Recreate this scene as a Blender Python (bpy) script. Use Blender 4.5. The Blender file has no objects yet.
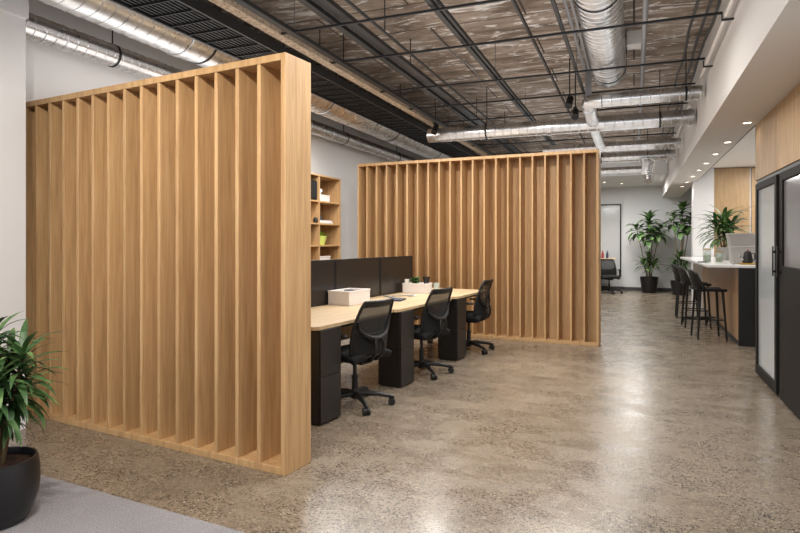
import bpy, math, random
from mathutils import Vector, Matrix
PI = math.pi
C = bpy.context.scene.collection
rnd = random.Random(11)

# ------------------------------------------------------------------ helpers
class MB:
    def __init__(s): s.v = []; s.f = []
    def add(s, vs, fs):
        n = len(s.v); s.v += [tuple(v) for v in vs]; s.f += [tuple(i + n for i in f) for f in fs]; return s
    def box(s, x0, x1, y0, y1, z0, z1):
        vs = [(x, y, z) for z in (z0, z1) for y in (y0, y1) for x in (x0, x1)]
        return s.add(vs, [(0, 2, 3, 1), (4, 5, 7, 6), (0, 1, 5, 4), (2, 6, 7, 3), (0, 4, 6, 2), (1, 3, 7, 5)])
    def prism(s, pts, z0, z1):          # polygon in xy, extruded in z (counter clockwise)
        n = len(pts)
        vs = [(x, y, z0) for x, y in pts] + [(x, y, z1) for x, y in pts]
        fs = [tuple(range(n))[::-1], tuple(range(n, 2 * n))] + [(i, (i + 1) % n, (i + 1) % n + n, i + n) for i in range(n)]
        return s.add(vs, fs)
    def tube(s, pts, r, n=10, cap=True):
        pts = [Vector(p) for p in pts]; m = len(pts)
        rs = r if isinstance(r, (list, tuple)) else [r] * m
        base = len(s.v); up = None
        for i, p in enumerate(pts):
            d = (pts[min(i + 1, m - 1)] - pts[max(i - 1, 0)]).normalized()
            if up is None:
                up = Vector((0, 0, 1)) if abs(d.z) < .9 else Vector((1, 0, 0))
            a = d.cross(up)
            if a.length < 1e-5: a = d.cross(Vector((0, 1, 0)))
            a.normalize(); b = a.cross(d).normalized(); up = b
            for k in range(n):
                t = 2 * PI * k / n
                s.v.append(tuple(p + a * (rs[i] * math.cos(t)) + b * (rs[i] * math.sin(t))))
        for i in range(m - 1):
            for k in range(n):
                s.f.append((base + i * n + k, base + i * n + (k + 1) % n, base + (i + 1) * n + (k + 1) % n, base + (i + 1) * n + k))
        if cap:
            s.f.append(tuple(base + k for k in range(n))[::-1]); s.f.append(tuple(base + (m - 1) * n + k for k in range(n)))
        return s
    def lathe(s, prof, n=32, c=(0, 0, 0)):   # prof: (r, z) list
        base = len(s.v)
        for r, z in prof:
            for k in range(n):
                t = 2 * PI * k / n; s.v.append((c[0] + r * math.cos(t), c[1] + r * math.sin(t), c[2] + z))
        for i in range(len(prof) - 1):
            for k in range(n):
                s.f.append((base + i * n + k, base + i * n + (k + 1) % n, base + (i + 1) * n + (k + 1) % n, base + (i + 1) * n + k))
        if prof[0][0] > 1e-4: s.f.append(tuple(base + k for k in range(n))[::-1])
        if prof[-1][0] > 1e-4: s.f.append(tuple(base + (len(prof) - 1) * n + k for k in range(n)))
        return s
    def grid(s, fn, nu, nv):
        base = len(s.v)
        for j in range(nv + 1):
            for i in range(nu + 1): s.v.append(tuple(fn(i / nu, j / nv)))
        for j in range(nv):
            for i in range(nu):
                a = base + j * (nu + 1) + i; s.f.append((a, a + 1, a + nu + 2, a + nu + 1))
        return s
    def ball(s, c, r, n=12, m=8):
        rx, ry, rz = r if isinstance(r, tuple) else (r, r, r)
        return s.grid(lambda u, v: (c[0] + rx * math.cos(2 * PI * u) * math.sin(PI * (v * .998 + .001)), c[1] + ry * math.sin(2 * PI * u) * math.sin(PI * (v * .998 + .001)), c[2] - rz * math.cos(PI * v)), n, m)
    def leaf(s, base, yaw, pitch, L, W, droop, fold=.25, n=6):
        p = Vector(base); ang = pitch; vs = []; st = L / n
        side = Vector((-math.sin(yaw), math.cos(yaw), 0))
        for i in range(n + 1):
            t = i / n
            d = Vector((math.cos(yaw) * math.cos(ang), math.sin(yaw) * math.cos(ang), math.sin(ang)))
            nn = side.cross(d) * -1
            w = W * .5 * max(.04, math.sin(PI * min(1, t ** .75)) ** .8) if 0 < i < n else W * .04
            vs += [p - side * w + nn * (w * fold), p, p + side * w + nn * (w * fold)]
            p = p + d * st; ang -= droop / n
        fs = []
        for i in range(n):
            a = i * 3; fs += [(a, a + 1, a + 4, a + 3), (a + 1, a + 2, a + 5, a + 4)]
        return s.add(vs, fs)

def tag(o, label=None, cat=None, group=None, kind=None):
    if label: o['label'] = label
    if cat: o['category'] = cat
    if group: o['group'] = group
    if kind: o['kind'] = kind
    return o
def obj(name, mb, m, parent=None, bev=0, smooth=True, solid=0, label=None):
    me = bpy.data.meshes.new(name); me.from_pydata(mb.v, [], mb.f); me.update()
    o = bpy.data.objects.new(name, me); C.objects.link(o); me.materials.append(m)
    if smooth:
        for p in me.polygons: p.use_smooth = True
        me.set_sharp_from_angle(angle=math.radians(35))
    if solid:
        md = o.modifiers.new('solid', 'SOLIDIFY'); md.thickness = solid; md.offset = 0
    if bev:
        md = o.modifiers.new('bevel', 'BEVEL'); md.width = bev; md.segments = 2; md.limit_method = 'ANGLE'; md.angle_limit = math.radians(50)
    if parent: o.parent = parent
    if label: o['label'] = label
    return o
def thing(name, label, cat, loc=(0, 0, 0), rotz=0, group=None):
    o = bpy.data.objects.new(name, None); C.objects.link(o); o.empty_display_size = .1
    o.location = loc; o.rotation_euler = (0, 0, rotz); return tag(o, label, cat, group)
def struct(name, mb, m, parent=None, bev=0):
    o = obj(name, mb, m, parent, bev)
    if not parent: o['kind'] = 'structure'
    return o
def dup(root, loc, rotz, label, group=None):
    def cp(o, par):
        c = o.copy(); C.objects.link(c); c.parent = par
        for ch in [k for k in kids.get(o, [])]: cp(ch, c)
        return c
    kids = {}
    for o in list(C.objects):
        if o.parent: kids.setdefault(o.parent, []).append(o)
    r = cp(root, None); r.location = loc; r.rotation_euler = (0, 0, rotz); r['label'] = label
    if group: r['group'] = group
    return r

# ------------------------------------------------------------------ materials
def lin(c):
    return tuple(((x / 255) / 12.92 if x / 255 <= .04045 else ((x / 255 + .055) / 1.055) ** 2.4) for x in c) + (1,)
def mat(name, col, rough=.6, metal=0, **kw):
    m = bpy.data.materials.new(name); m.use_nodes = True
    b = m.node_tree.nodes['Principled BSDF']
    b.inputs['Base Color'].default_value = lin(col); b.inputs['Roughness'].default_value = rough; b.inputs['Metallic'].default_value = metal
    for k, v in kw.items(): b.inputs[k.replace('_', ' ')].default_value = v
    return m
class NT:
    def __init__(s, m): s.m = m; s.t = m.node_tree; s.b = s.t.nodes['Principled BSDF']
    def n(s, typ, **kw):
        nd = s.t.nodes.new(typ)
        for k, v in kw.items():
            if k in nd.inputs: nd.inputs[k].default_value = v
            else: setattr(nd, k, v)
        return nd
    def l(s, a, b): s.t.links.new(a, b)
    def coords(s, scale=(1, 1, 1), rand=False, rot=(0, 0, 0)):
        tc = s.n('ShaderNodeTexCoord'); mp = s.n('ShaderNodeMapping'); mp.inputs['Scale'].default_value = scale; mp.inputs['Rotation'].default_value = rot
        s.l(tc.outputs['Object'], mp.inputs['Vector'])
        if rand:
            oi = s.n('ShaderNodeObjectInfo'); ml = s.n('ShaderNodeMath', operation='MULTIPLY'); ml.inputs[1].default_value = 37.
            s.l(oi.outputs['Random'], ml.inputs[0]); s.l(ml.outputs[0], mp.inputs['Location'])
        return mp.outputs['Vector']
    def noise(s, vec, scale, detail=4, rough=.55, dist=0):
        nd = s.n('ShaderNodeTexNoise'); nd.inputs['Scale'].default_value = scale; nd.inputs['Detail'].default_value = detail
        nd.inputs['Roughness'].default_value = rough; nd.inputs['Distortion'].default_value = dist; s.l(vec, nd.inputs['Vector']); return nd.outputs['Fac']
    def ramp(s, fac, stops, mode='LINEAR'):
        r = s.n('ShaderNodeValToRGB'); r.color_ramp.interpolation = mode; e = r.color_ramp.elements
        while len(e) < len(stops): e.new(.5)
        for i, (p, c) in enumerate(stops): e[i].position = p; e[i].color = lin(c) if isinstance(c, tuple) else (c, c, c, 1)
        s.l(fac, r.inputs['Fac']); return r.outputs['Color']
    def mix(s, fac, a, b, mode='MIX'):
        nd = s.n('ShaderNodeMix', data_type='RGBA', blend_type=mode)
        for k, v in ((0, fac), (6, a), (7, b)):
            if isinstance(v, (int, float)): nd.inputs[k].default_value = v
            elif isinstance(v, tuple): nd.inputs[k].default_value = lin(v)
            else: s.l(v, nd.inputs[k])
        return nd.outputs[2]
    def bump(s, h, strength=.2, dist=.01):
        b = s.n('ShaderNodeBump'); b.inputs['Strength'].default_value = strength; b.inputs['Distance'].default_value = dist
        s.l(h, b.inputs['Height']); s.l(b.outputs['Normal'], s.b.inputs['Normal'])

def wood(name, c1, c2, c3, grain=(14, 14, .7), rough=.5):
    m = mat(name, c2, rough); t = NT(m); v = t.coords(grain, True)
    a = t.noise(v, 2.2, 6, .62, .6)
    col = t.ramp(a, [(.28, c1), (.5, c2), (.72, c3)])
    v2 = t.coords((grain[0] * 9, grain[1] * 9, grain[2] * 3), True); b = t.noise(v2, 2, 2)
    fine = t.ramp(b, [(.35, .86), (.6, 1.)])
    oi = t.n('ShaderNodeObjectInfo'); rr = t.ramp(oi.outputs['Random'], [(0, .9), (1, 1.04)])
    t.l(t.mix(1., t.mix(1., col, fine, 'MULTIPLY'), rr, 'MULTIPLY'), t.b.inputs['Base Color'])
    t.bump(b, .08, .002); return m
M = {}
M['oak'] = wood('oak_veneer', (174, 136, 93), (197, 158, 111), (210, 174, 129))
M['oak_h'] = wood('oak_worktop', (184, 156, 118), (202, 175, 137), (214, 191, 155), (14, .8, 14), .42)
M['oak_p'] = wood('oak_panel', (164, 132, 94), (182, 150, 110), (196, 166, 126), (9, 9, .8), .5)
M['oak_c'] = wood('oak_counter_front', (150, 112, 78), (176, 138, 98), (196, 158, 116), (10, 10, .6), .4)

def paint(name, c, bumpy=.05):
    m = mat(name, c, .75); t = NT(m); n = t.noise(t.coords(), 60, 3); t.bump(n, bumpy, .003); return m
M['wall'] = paint('white_wall_paint', (226, 226, 227)); M['soffit'] = paint('soffit_paint', (224, 220, 216))
M['far'] = paint('far_wall_paint', (222, 224, 226))
M['black'] = mat('black_powder_coat', (18, 17, 17), .42); M['blackp'] = mat('black_plastic', (13, 13, 15), .45)
M['blackf'] = mat('black_fabric', (12, 12, 13), .9); M['strut'] = mat('black_strut', (30, 31, 33), .5, .3)
M['ped'] = mat('dark_pedestal_laminate', (36, 32, 30), .45)
M['white'] = mat('white_plastic', (232, 226, 222), .5); M['whiteq'] = mat('white_quartz', (236, 236, 236), .18)
M['grey'] = mat('grey_conduit', (140, 140, 142), .4, .7); M['chrome'] = mat('chrome', (200, 200, 200), .15, 1)
M['soil'] = mat('potting_bark', (58, 36, 24), .95); t = NT(M['soil']); n_ = t.noise(t.coords(), 55, 4, .7)
t.l(t.ramp(n_, [(.35, (24, 14, 10)), (.6, (84, 54, 36))]), t.b.inputs['Base Color']); t.bump(n_, 1., .02)
M['trunk'] = mat('plant_stem', (110, 92, 66), .8)
def leafm(name, a, b, c):
    m = mat(name, a, .5); t = NT(m); g = t.noise(t.coords(), 7, 2)
    t.l(t.ramp(g, [(.3, a), (.5, b), (.72, c)]), t.b.inputs['Base Color']); return m
M['leaf'] = leafm('glossy_leaf', (36, 62, 32), (60, 94, 48), (118, 146, 88))
M['leaf2'] = leafm('far_leaf', (46, 74, 38), (74, 108, 56), (116, 146, 86))
M['leafy'] = leafm('lime_leaf', (120, 150, 50), (160, 190, 70), (190, 210, 90))
M['lime'] = mat('lime_ceramic', (206, 218, 110), .45)
M['potb'] = mat('black_ceramic_pot', (28, 28, 30), .36)
t = NT(M['potb']); w = t.n('ShaderNodeTexWave'); w.bands_direction = 'Z'; w.inputs['Scale'].default_value = 26; w.inputs['Distortion'].default_value = .6
t.l(t.coords(), w.inputs['Vector']); t.bump(w.outputs['Fac'], .25, .002)
M['greyp'] = mat('smoked_grey_plastic', (172, 169, 166), .3); M['greyt'] = mat('grey_bin', (186, 182, 178), .35, Transmission_Weight=.25)
M['amber'] = mat('brass', (190, 150, 60), .3, .8); M['red'] = mat('red_plastic', (150, 40, 34), .4)
M['blue'] = mat('navy_paper', (44, 52, 74), .6); M['paper'] = mat('paper', (214, 212, 210), .7); M['greypap'] = mat('grey_plastic_frame', (120, 124, 130), .5)
M['green'] = mat('green_jar_filling', (110, 130, 50), .6)
M['base'] = mat('grey_baseboard', (72, 72, 74), .6); M['rust'] = mat('copper_flex', (126, 72, 48), .5, .5)
M['divider'] = mat('dark_divider_panel', (38, 33, 31), .3)
M['darkdoor'] = mat('dark_bronze_frame', (22, 20, 19), .6, 0, Specular_IOR_Level=.25)
M['beige'] = mat('sprayed_fireproofing', (176, 158, 138), .95); t = NT(M['beige']); n_ = t.noise(t.coords(), 30, 4, .7)
t.l(t.ramp(n_, [(.3, (120, 102, 84)), (.6, (190, 172, 150))]), t.b.inputs['Base Color']); t.bump(n_, .8, .02)
# galvanised duct
m = M['duct'] = mat('galvanised_steel', (196, 196, 196), .3, 1.)
t = NT(m); v = t.coords((1, 1, 1)); a = t.noise(v, 5, 4, .6, 1.)
t.l(t.ramp(a, [(.3, (186, 186, 187)), (.7, (214, 214, 215))]), t.b.inputs['Base Color'])
t.l(t.ramp(t.noise(v, 9, 3), [(.3, .24), (.7, .36)]), t.b.inputs['Roughness']); pass
# glass
def thin_glass(name, tint, alpha, rough):
    m = bpy.data.materials.new(name); m.use_nodes = True; n = m.node_tree; b = n.nodes['Principled BSDF']
    b.inputs['Base Color'].default_value = lin(tint); b.inputs['Roughness'].default_value = rough; b.inputs['Alpha'].default_value = alpha
    b.inputs['Specular IOR Level'].default_value = .8
    return m
M['frost'] = thin_glass('frosted_glass', (196, 202, 204), .74, .1)
M['frost2'] = mat('smoked_window_glass', (120, 118, 118), .14)
M['clear'] = thin_glass('clear_glass', (210, 225, 218), .28, .03)
M['mesh'] = thin_glass('chair_mesh', (20, 20, 22), .88, .8)
M['wallmir'] = thin_glass('office_window_glass', (228, 232, 234), .55, .06)
def emit(name, c, s):
    m = bpy.data.materials.new(name); m.use_nodes = True; n = m.node_tree; b = n.nodes['Principled BSDF']
    b.inputs['Emission Color'].default_value = lin(c); b.inputs['Emission Strength'].default_value = s; b.inputs['Base Color'].default_value = (1, 1, 1, 1); return m
M['lamp'] = emit('lamp_face', (255, 240, 220), 9)
# polished concrete floor
m = M['floor'] = mat('polished_concrete', (150, 134, 116), .25); t = NT(m); v = t.coords((1, 1, 1))
big = t.noise(v, .8, 3, .5, .3); med = t.noise(t.coords((1., 1.6, 1)), 3., 5, .6, .2)
c = t.ramp(big, [(.32, (112, 102, 91)), (.5, (131, 118, 102)), (.68, (146, 134, 119))])
c = t.mix(.5, c, t.ramp(med, [(.3, (104, 95, 85)), (.52, (132, 118, 102)), (.74, (154, 141, 125))]))
def cells(scale, off):
    vo = t.n('ShaderNodeTexVoronoi', voronoi_dimensions='2D'); vo.inputs['Scale'].default_value = scale
    mp = t.n('ShaderNodeMapping'); mp.inputs['Location'].default_value = (off, off, 0); t.l(v, mp.inputs['Vector'])
    ds = t.n('ShaderNodeTexNoise'); ds.inputs['Scale'].default_value = scale * 1.6; t.l(v, ds.inputs['Vector'])
    md = t.n('ShaderNodeVectorMath', operation='MULTIPLY_ADD'); t.l(ds.outputs['Color'], md.inputs[0]); md.inputs[1].default_value = (.9 / scale,) * 3; t.l(mp.outputs[0], md.inputs[2])
    t.l(md.outputs[0], vo.inputs['Vector']); sp = t.n('ShaderNodeSeparateColor'); t.l(vo.outputs['Color'], sp.inputs['Color']); return sp.outputs['Red'], vo.outputs['Distance']
r1, d1 = cells(76, 0); r2, d2 = cells(92, 7.3); r3, d3 = cells(44, 3.1)
pn = t.noise(v, 1.3, 3)
patch = t.ramp(pn, [(.36, .5), (.56, 1.)])
dark = t.mix(1., t.ramp(r1, [(.0, 1.), (.36, 1.), (.38, 0.)]), t.ramp(d1, [(.3, 1.), (.45, 0.)]), 'MULTIPLY')
c = t.mix(t.mix(1., dark, patch, 'MULTIPLY'), c, (40, 35, 31))
dark3 = t.mix(1., t.ramp(r3, [(.0, 1.), (.12, 1.), (.14, 0.)]), t.ramp(d3, [(.18, .8), (.4, 0.)]), 'MULTIPLY')
c = t.mix(t.mix(1., dark3, patch, 'MULTIPLY'), c, (44, 38, 34))
lt = t.mix(1., t.ramp(r2, [(.88, 0.), (.90, .5)]), t.ramp(d2, [(.25, 1.), (.5, 0.)]), 'MULTIPLY')
c = t.mix(lt, c, (206, 192, 172))
t.l(c, t.b.inputs['Base Color']); t.l(t.ramp(med, [(.3, .2), (.7, .34)]), t.b.inputs['Roughness'])
t.b.inputs['Specular IOR Level'].default_value = .6

# board marked slab
m = M['slab'] = mat('board_marked_concrete', (120, 108, 96), .9); t = NT(m)
v = t.coords((.75, 2.4, 1)); a = t.noise(v, 1.5, 8, .68, .8); b = t.noise(t.coords((1.2, 3.6, 1)), 2.1, 8, .7, 1.2)
c = t.ramp(a, [(.30, (78, 66, 57)), (.44, (122, 107, 94)), (.58, (158, 144, 131)), (.72, (204, 197, 190))])
wh = t.ramp(b, [(.54, 0.), (.60, .8), (.8, 1.)]); c = t.mix(wh, c, (226, 223, 220))
br = t.n('ShaderNodeTexBrick'); br.inputs['Scale'].default_value = 1; br.inputs['Mortar Size'].default_value = .012; br.inputs['Brick Width'].default_value = 1.9; br.inputs['Row Height'].default_value = .62; br.inputs['Mortar Smooth'].default_value = .6
t.l(t.coords(), br.inputs['Vector']); c = t.mix(br.outputs['Fac'], c, (44, 36, 31))
br2 = t.n('ShaderNodeTexBrick'); br2.inputs['Scale'].default_value = 1; br2.inputs['Mortar Size'].default_value = .004; br2.inputs['Brick Width'].default_value = 3.1; br2.inputs['Row Height'].default_value = .155
t.l(t.coords(), br2.inputs['Vector']); f2 = t.mix(1., br2.outputs['Fac'], (110, 110, 110), 'MULTIPLY'); c = t.mix(f2, c, (60, 50, 43))
t.l(c, t.b.inputs['Base Color']); t.bump(a, .6, .05)
# carpet
m = M['carpet'] = mat('grey_carpet', (150, 148, 151), .95); t = NT(m); v = t.coords(); a = t.noise(v, 160, 3, .8); b = t.noise(v, 2.5, 3)
c = t.ramp(a, [(.3, (104, 101, 104)), (.55, (154, 151, 154)), (.75, (190, 187, 190))]); c = t.mix(1., c, t.ramp(b, [(.3, .88), (.7, 1.)]), 'MULTIPLY')
t.l(c, t.b.inputs['Base Color']); t.bump(a, .6, .004)

# ------------------------------------------------------------------ setting
SL = 3.5
struct('floor', MB().box(-6.2, 6.2, -4, 18.2, -.1, 0), M['floor'])
struct('ceiling', MB().box(-6.2, 6.2, -4, 18.2, SL, SL + .15), M['slab'])
wl = MB().box(-5.6, -4.45, 2.92, 18, 0, SL); struct('wall_left', wl, M['wall'])
nl = MB().box(-5.6, -4.08, -4, 2.92, 0, 2.96); nl.box(-5.6, -4.065, -4, 2.932, 2.96, SL); struct('wall_left_front', nl, M['wall'])
struct('wall_far', MB().box(-4.45, -.28, 17.5, 18, 0, SL).box(-.28, 5.5, 17.4, 18, 0, SL), M['far'])
struct('baseboard_far', MB().box(-.28, 5.5, 17.385, 17.4, 0, .09).box(-4.44, -.28, 17.485, 17.5, 0, .09), M['base'])
struct('baseboard_left', MB().box(-4.45, -4.435, 2.95, 17.4, 0, .09), M['base'])
struct('wall_right', MB().box(4.6, 4.8, -4, 17.4, 0, SL), M['wall'])
# gypsum ceiling in front of the far wall
struct('ceiling_far', MB().box(-4.4, .7, 14.3, 17.4, 2.86, SL - .01), M['far'])
# soffit strip and kitchen ceiling
struct('soffit_right', MB().box(.71, 1.15, -4, 17.4, 2.54, SL - .01), M['soffit'])
kc = MB().box(1.155, 4.59, -4, 17.39, 2.80, 2.95); struct('ceiling_kitchen', kc, M['soffit'])
struct('trim_1', MB().box(1.150, 1.156, 6.9, 12.94, 2.535, 2.80), M['base'])
# column wall between hall and kitchen
struct('wall_kitchen', MB().box(1.09, 1.149, 12.95, 13.3, 0, 2.535).box(1.149, 1.46, 12.95, 13.3, 0, 2.795), M['wall'])
struct('wall_kitchen_back', MB().box(1.46, 4.59, 13.06, 13.3, 0, 2.79), M['wall'])
t_ = thing('wall_panelling', 'tall oak wall panels behind the kitchen counter plant', 'wall panel', (1.46, 13.05, 0))
for i, (x0, x1) in enumerate(((0.005, .62), (.65, 1.3), (1.33, 2.1), (2.13, 3.1))):
    obj('panel', MB().box(x0, x1, -.03, 0, .0, 2.785), M['oak_p'], t_, .002)

# ------------------------------------------------------------------ slat screens
def slat_screen(label, loc, rotz, L, H, D, n, th, start):
    r = thing('slat_screen', label, 'slat screen', loc, rotz, None)
    obj('bottom_board', MB().box(-L, -th * 1.3, 0, D, 0, .042), M['oak'], r, .002)
    obj('top_board', MB().box(-L, -th * 1.3, 0, D, H - .042, H), M['oak'], r, .002)
    obj('end_panel', MB().box(-th * 1.3, 0, 0, D, 0, H), M['oak'], r, .003)
    obj('back_panel', MB().box(-L, -th * 1.3, D - .012, D, .042, H - .042), M['oak'], r)
    obj('side_panel', MB().box(-L, -L + th, 0.0, D - .012, .042, H - .042), M['oak'], r, .002)
    sp = (L - start) / n
    proto = None
    for i in range(n):
        x = -(start + sp * i)
        if x - th < -L + th + .02: continue
        if proto is None: proto = o = obj('slat', MB().box(-th, 0, .004, D - .014, .042, H - .042), M['oak'], r, .0025)
        else: o = proto.copy(); C.objects.link(o); o.parent = r
        o.location = (x, 0, 0)
    return r
slat_screen('large nearer oak slatted screen on the left, ending in a broad oak end face', (-1.86, 2.875, 0), math.radians(-6.3), 2.60, 2.44, .245, 14, .026, .19)
slat_screen('farther oak slatted screen standing behind the desks and office chairs', (-.42, 7.93, 0), math.radians(-2.6), 3.52, 2.54, .27, 20, .024, .17)

# ------------------------------------------------------------------ desks
DR = math.radians(-6.0); DO = (-2.125, 3.70)
def dl(x, y, z=0):       # desk frame -> world
    return (DO[0] + x * math.cos(DR) - y * math.sin(DR), DO[1] + x * math.sin(DR) + y * math.cos(DR), z)
dk = thing('bench_desk', 'long oak-topped bench desk with dark metal underframe between the slatted screens', 'desk', dl(0, 0), DR)
for (y0, y1) in ((.0, 1.235), (1.24, 2.635), (2.64, 3.68)):
    c1 = .035
    obj('worktop', MB().prism([(-.86, y0), (-c1, y0), (0, y0 + .03), (0, y1 - .16), (-.012, y1 - .10), (-.045, y1 - .05), (-.045, y1), (-.86, y1)] if y1 < 3 else [(-.86, y0), (-c1, y0), (0, y0 + .03), (0, y1), (-.86, y1)], .703, .73), M['oak_h'], dk, .002)
obj('underframe', MB().box(-.80, -.76, .04, 3.6, .655, .70).box(-.09, -.05, .35, 1.2, .675, .70).box(-.09, -.05, 1.6, 2.6, .675, .70).box(-.09, -.05, 2.98, 3.6, .675, .70), M['black'], dk)
obj('modesty_panel', MB().box(-.83, -.81, .02, 3.64, .34, .70), M['oak_p'], dk)
for y in (.05, 3.6): obj('leg', MB().box(-.80, -.74, y - .03, y + .03, 0, .655), M['black'], dk, .003)
obj('leg', MB().box(-.42, -.36, 3.57, 3.63, 0, .655).box(-.42, -.36, 3.57, 3.63, .655, .70), M['black'], dk, .003)
def pedestal(y, label):
    p = thing('desk_pedestal', label, 'pedestal', dl(0, y), DR, 'dark pedestals carrying the bench desk')
    obj('carcass', MB().box(-.24, -.012, .002, .268, .012, .700), M['black'], p, .002)
    obj('plinth', MB().box(-.23, -.02, .01, .26, 0, .012), M['black'], p)
    for z0, z1 in ((.015, .352), (.356, .698)):
        obj('drawer_front', MB().box(-.011, .004, .004, .266, z0, z1), M['ped'], p, .002)
        obj('side_cover', MB().box(-.23, -.012, -.004, .0015, z0, z1), M['black'], p, .001)
    return p
pedestal(.04, 'dark two-drawer pedestal under the desk nearest the camera, beside the oak end face')
pedestal(1.30, 'dark two-drawer pedestal between the nearest and the middle office chair')
pedestal(2.665, 'dark two-drawer pedestal between the middle and the farthest office chair')
for y0, y1, lb in ((.45, 1.44, 'dark desk divider panel nearest the camera, partly hidden by the oak screen'), (1.45, 2.35, 'middle dark divider panel on the desk, behind the white box'), (2.36, 3.17, 'dark divider panel farthest along the desk, ending at the slatted screen')):
    d = thing('desk_divider', lb, 'desk divider', dl(-.83, y0, .73), DR, 'dark dividers along the bench desk'); L = y1 - y0
    obj('frame', MB().box(-.016, .016, 0, .02, 0, .44).box(-.016, .016, L - .02, L, 0, .44).box(-.016, .016, .02, L - .02, .42, .44).box(-.016, .016, .02, L - .02, 0, .02), M['black'], d, .002)
    obj('panel', MB().box(-.011, .011, .02, L - .02, .02, .42), M['divider'], d)

# office chairs
def bk(s, t_):     # backrest surface (s -1..1, t 0..1)
    z = .43 + .445 * t_; w = .225 - .035 * t_ ** 2 + .012 * math.sin(PI * t_)
    if t_ < .12: w *= .86 + .14 * (t_ / .12) ** .5
    if t_ > .93: w *= 1 - .05 * ((t_ - .93) / .07) ** 2
    y = -.205 - .03 * math.sin(PI * .9 * t_ + .2) * -1 * .6 - .085 * t_ ** 1.6
    y += .055 * s * s * (1 - .35 * t_)
    return (s * w, y, z)
def office_chair(label, loc, rotz, group='black mesh-back office chairs at the bench desk'):
    c = thing('office_chair', label, 'office chair', loc, rotz, group)
    hub = MB().lathe([(.0, .058), (.034, .06), (.04, .075), (.036, .12), (.026, .135), (0, .136)], 20)
    for k in range(5):
        a = 2 * PI * k / 5 + .35; dx, dy = math.cos(a), math.sin(a)
        pts = [(dx * q, dy * q, z) for q, z in ((.02, .1), (.1, .102), (.2, .09), (.3, .07), (.325, .064))]
        hub.tube(pts, [.026, .023, .019, .015, .009], 10)
    b = obj('base', hub, M['blackp'], c)
    for k in range(5):
        a = 2 * PI * k / 5 + .35; dx, dy = math.cos(a), math.sin(a); nx, ny = -dy, dx
        w = MB()
        for s_ in (-1, 1):
            cx, cy = dx * .305 + nx * s_ * .017, dy * .305 + ny * s_ * .017
            w.tube([(cx - nx * .010, cy - ny * .010, .029), (cx + nx * .010, cy + ny * .010, .029)], .029, 16)
        w.tube([(dx * .318, dy * .318, .03), (dx * .318, dy * .318, .068)], .009, 8)
        w.ball((dx * .305, dy * .305, .040), (.027, .027, .022), 12, 6)
        obj('caster', w, M['blackp'], b)
    obj('gas_column', MB().tube([(0, 0, .12), (0, 0, .25), (0, 0, .2501), (0, 0, .37)], [.026, .026, .016, .016], 16), M['blackp'], c)
    mech = MB().box(-.07, .07, -.13, .11, .355, .395); mech.box(-.12, .12, -.05, .05, .375, .405)
    mech.tube([(.05, .02, .375), (.24, .03, .37)], .007, 8); mech.box(.23, .27, .018, .042, .366, .374)
    obj('tilt_mechanism', mech, M['blackp'], c, .006)
    def sf(u, v):
        s_ = u * 2 - 1; q = v * 2 - 1
        e = (abs(s_) ** 4 + abs(q) ** 4)
        return (s_ * .235 * (1 - .10 * q * q * q), q * .22 + .015, .478 - .028 * e - (.02 * max(0, q) ** 3) + .004)
    st = MB().grid(sf, 14, 14)
    se = obj('seat', st, M['blackf'], c); md = se.modifiers.new('solid', 'SOLIDIFY'); md.thickness = .06; md.offset = -1; md2 = se.modifiers.new('b', 'BEVEL'); md2.width = .016; md2.segments = 3; md2.angle_limit = .8
    obj('seat_pan', MB().box(-.2, .2, -.18, .2, .398, .414), M['blackp'], c, .008)
    # backrest: frame (part) > mesh, lower shell, spine
    rim = [(s_, 1.) for s_ in [i / 8 * 2 - 1 for i in range(9)]] + [(1, 1 - i / 16) for i in range(1, 17)] + [(1 - i / 4, 0) for i in range(1, 9)] + [(-1, i / 16) for i in range(1, 16)]
    fr = MB().tube([bk(*p) for p in rim] + [bk(*rim[0])], .0125, 8)
    fr.grid(lambda u, v: Vector(bk(u * 2 - 1, .90 + .10 * v)) + Vector((0, -.004, 0)), 12, 3)
    f = obj('backrest', fr, M['blackp'], c)
    obj('mesh_panel', MB().grid(lambda u, v: bk((u * 2 - 1) * .97, .40 + .54 * v), 14, 12), M['mesh'], f)
    obj('back_pad', MB().grid(lambda u, v: Vector(bk((u * 2 - 1) * .97, .02 + (.40 + .12 * abs(u * 2 - 1) ** 2.5) * v)), 14, 10), M['blackf'], f, solid=.018)
    sp = MB()
    for s_ in (-1, 1):
        p = [Vector(bk(s_ * .93, .66)) + Vector((0, -.008, 0)), Vector(bk(s_ * .84, .52)) + Vector((0, -.016, 0)), Vector(bk(s_ * .6, .41)) + Vector((0, -.03, 0)), Vector(bk(s_ * .3, .35)) + Vector((0, -.035, 0)), Vector(bk(0, .33)) + Vector((0, -.035, 0))]
        sp.tube(p, [.009, .013, .016, .019, .021], 8)
    for s_ in (-1, 1):
        sp.tube([Vector(bk(s_ * .14, .34)) + Vector((0, -.04, 0)), (s_ * .05, -.262, .53), (s_ * .052, -.255, .46), (s_ * .04, -.2, .40), (s_ * .03, -.10, .378)], [.015, .013, .013, .014, .014], 8)
    obj('back_spine', sp, M['blackp'], f, label='curved plastic spine behind the backrest')
    for s_ in (-1, 1):
        ar = MB().tube([(s_ * .16, .0, .388), (s_ * .255, .0, .395), (s_ * .272, -.005, .43), (s_ * .272, -.02, .60)], [.014, .015, .015, .015], 8)
        a_ = obj('armrest', ar, M['blackp'], c)
        obj('arm_pad', MB().prism([(s_ * .272 + .036 * math.cos(q) * (1 if 1 else 1), .115 * math.sin(q) - .035) for q in [2 * PI * k / 20 for k in range(20)]], .60, .622), M['blackp'], a_, .006)
    return c
ch = office_chair('black mesh-back office chair nearest the camera at the bench desk', (-2.14, 4.345, 0), math.radians(90 - 13))
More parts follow.
